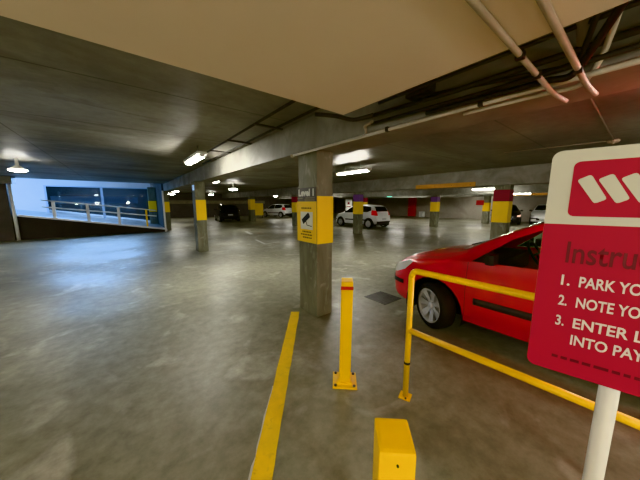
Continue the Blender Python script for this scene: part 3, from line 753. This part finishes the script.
    for ax in AX:
        for sg in (-1, 1):
            bm = BM(); y0 = LEN/2-ax; rows = []
            for xx in (sg*.815, sg*.46):
                rows.append([bm.verts.new((xx, y0+.362*math.cos(a), .29+.382*math.sin(a))) for a in [PI*(-.12+1.24*k/20) for k in range(21)]])
            for k in range(20): bm.faces.new((rows[0][k], rows[0][k+1], rows[1][k+1], rows[1][k]))
            bm.faces.new(rows[1]); obj('wheel_housing', bm, 'black', t)
            w = obj('wheel', wheel_mesh(), 'rubber', t, (sg*.742, y0, .294), (0, 0, (PI if sg > 0 else 0) + (steer if ax == AX[0] else 0)))
            obj('rim', rim_mesh(), 'alloy', w)
    # mirrors
    for sg in (-1, 1):
        bm = BM(); box(bm, (sg*.92, LEN/2-1.40, 1.02), (.15, .08, .11), bev=.03); box(bm, (sg*.83, LEN/2-1.33, .985), (.10, .05, .045), bev=.01); obj('door_mirror', bm, 'black', t)
        bm = BM()
        poly_prism(bm, [(sg*.80, LEN/2-1.19, .952), (sg*.80, LEN/2-1.36, .962), (sg*.755, LEN/2-1.36, 1.10)], (sg*.012, 0, 0)); obj('mirror_base', bm, 'black', t)
    for yy, zz in ((LEN/2+.012, .43), (-LEN/2-.008, .60)):
        bm = BM(); box(bm, (0, yy, zz), (.40, .015, .11), bev=.003); obj('number_plate', bm, 'plate', t)
    for sg in (-.35, .15):
        bm = BM(); tube(bm, [(sg, LEN/2-1.0, 1.065), (sg+.42, LEN/2-1.05, 1.085)], .009, 6); obj('wiper', bm, 'black', t)
    for sg in (-1, 1):
        bm = BM(); box(bm, (sg*.832, LEN/2-2.16, .83), (.035, .16, .03), bev=.008); obj('door_handle', bm, paint if not near else 'black', t)
    if near:
        bm = BM(); box2(bm, -.70, .70, .55, .92, .70, .93, bev=.05); obj('dashboard', bm, 'interior', t)
        bm = BM(); c = Vector((.36, .42, .93)); ax_ = Vector((0, -.85, .5)).normalized(); a, b = frame_dirs(ax_)
        tube(bm, [c + (a*math.cos(q)+b*math.sin(q))*.18 for q in [2*PI*k/24 for k in range(24)]], .016, 8, closed=True)
        tube(bm, [c-a*.17, c+a*.17], .014, 6); tube(bm, [c, c-b*.17], .014, 6); obj('steering_wheel', bm, 'trimgrey', t)
        for sg in (-1, 1):
            bm = BM(); box(bm, (sg*.36, -.05, .50), (.48, .50, .16), bev=.05)
            box(bm, (sg*.36, -.36, .80), (.46, .13, .60), bev=.05, rot=Matrix.Rotation(math.radians(14), 4, 'X')); box(bm, (sg*.36, -.45, 1.17), (.26, .09, .17), bev=.035); obj('seat', bm, 'interior', t)
    return t
# near red car: side plane x = 2.95, nose near y = 2.31
build_car('hatchback', 'red hatchback parked behind the yellow barrier at the right', 'carred', (2.95+.832, 2.29-LEN/2, 0), 0, near=True, steer=math.radians(-25))
wc = build_car('hatchback', 'white hatchback seen from behind beside the purple-banded column', 'carwhite', (12.75, 11.85, 0), math.radians(1))
dup(wc, (13.9, 25.8, 0), math.radians(16), 'farthest small white hatchback parked left of the nearest column')
bc = build_car('hatchback', 'black car parked in shadow right of the lone left column', 'cardark', (7.35, 23.2, 0), math.radians(-8))
for o in bc.children:
    if o.name.split('.')[0] == 'tail_light': o.data.materials[0] = M['darkglass']
dc = build_car('hatchback', 'dark car with lit lamp behind the red-topped column', 'cardark', (23.6, 6.75, 0), math.radians(112), lens='lampwarm')
wr = dup(wc, (25.2, 4.55, 0), math.radians(95), 'white car cut off by the left edge of the instruction sign')

# ------------------------------------------------------------------ far things
t = thing('fire_cabinet', 'tall red cabinet against the far wall right of the white hatchback', 'cabinet', (26.83, 16.9, 0), 0)
bm = BM(); box2(bm, -.15, .15, -.45, .45, .05, 2.2, bev=.01); obj('cabinet_body', bm, 'redcab', t)
bm = BM(); box2(bm, -.17, -.15, -.41, .41, .12, 2.13, bev=.005); d = obj('door', bm, 'redcab', t)
bm = BM(); box2(bm, -.20, -.17, .28, .34, 1.0, 1.16); obj('handle', bm, 'steel', d)
t = thing('white_box', 'small white box on the floor by the far wall beside the red cabinet', 'box', (26.7, 15.55, 0))
bm = BM(); box2(bm, -.2, .2, -.25, .25, 0, .55, bev=.03); obj('box_body', bm, 'white', t)
bm = BM(); box2(bm, -.22, .22, -.27, .27, .55, .62, bev=.02); obj('lid', bm, 'white', t)
t = thing('exit_sign', 'small green exit sign hanging above the far end of the white hatchback', 'exit sign', (19.6, 14.7, 2.12))
bm = BM(); box2(bm, -.04, .04, -.28, .28, 0, .2, bev=.01); obj('sign_box', bm, 'white', t)
bm = BM(); box2(bm, -.046, -.04, -.26, .26, .02, .18); obj('lit_face', bm, 'exitgreen', t)
for y in (-.2, .2):
    bm = BM(); tube(bm, [(0, y, .2), (0, y, .53)], .01, 6); obj('hanger', bm, 'steel', t)
t = thing('notice_board', 'white notice board standing behind the bonnet of the white hatchback', 'sign', (17.2, 17.6, 0))
bm = BM(); box2(bm, -.03, .03, -.42, .42, .9, 1.95, bev=.01); obj('board', bm, 'white', t)
bm = BM(); box2(bm, -.036, -.03, -.12, .12, 1.45, 1.65); box2(bm, -.036, -.03, -.25, .25, 1.2, 1.28); obj('marking', bm, 'redpaint', t)
for y in (-.3, .3):
    bm = BM(); tube(bm, [(0, y, 0), (0, y, .92)], .03, 8); obj('leg', bm, 'white', t)
t = thing('white_marker_post', 'thin white post left of the white hatchback', 'post', (15.2, 17.7, 0))
bm = BM(); tube(bm, [(0, 0, .02), (0, 0, 1.35)], .05, 10); obj('shaft', bm, 'white', t)
bm = BM(); lathe(bm, [(0, .14), (.03, .14), (.04, .05)], 14, 'Z'); obj('base', bm, 'black', t)
t = thing('red_plate', 'small red plate hung beside the thin distant column', 'sign', (21.3, 7.75, 1.42))
bm = BM(); box2(bm, -.02, .02, -.26, .26, .0, .36, bev=.006); obj('plate', bm, 'redcab', t)
for y in (-.2, .2):
    bm = BM(); tube(bm, [(0, y, .36), (0, y, 1.23)], .008, 6); obj('hanger', bm, 'steel', t)
t = thing('yellow_barrier_board', 'yellow board standing left of the farthest white car', 'barrier', (11.6, 25.9, 0), math.radians(-20))
bm = BM(); box2(bm, -.55, .55, -.03, .03, .25, 1.55, bev=.01); obj('board', bm, 'yellowband', t)
for x in (-.45, .45):
    bm = BM(); box2(bm, x-.04, x+.04, -.2, .2, 0, .06); box2(bm, x-.03, x+.03, -.03, .03, .04, .3); obj('foot', bm, 'darkpipe', t)

# ------------------------------------------------------------------ world and view
wd = bpy.data.worlds.new('world'); bpy.context.scene.world = wd; wd.use_nodes = True
wd.node_tree.nodes['Background'].inputs[0].default_value = (.05, .055, .06, 1)
vs = bpy.context.scene.view_settings
vs.view_transform = 'Khronos PBR Neutral'; vs.look = 'None'; vs.exposure = .25
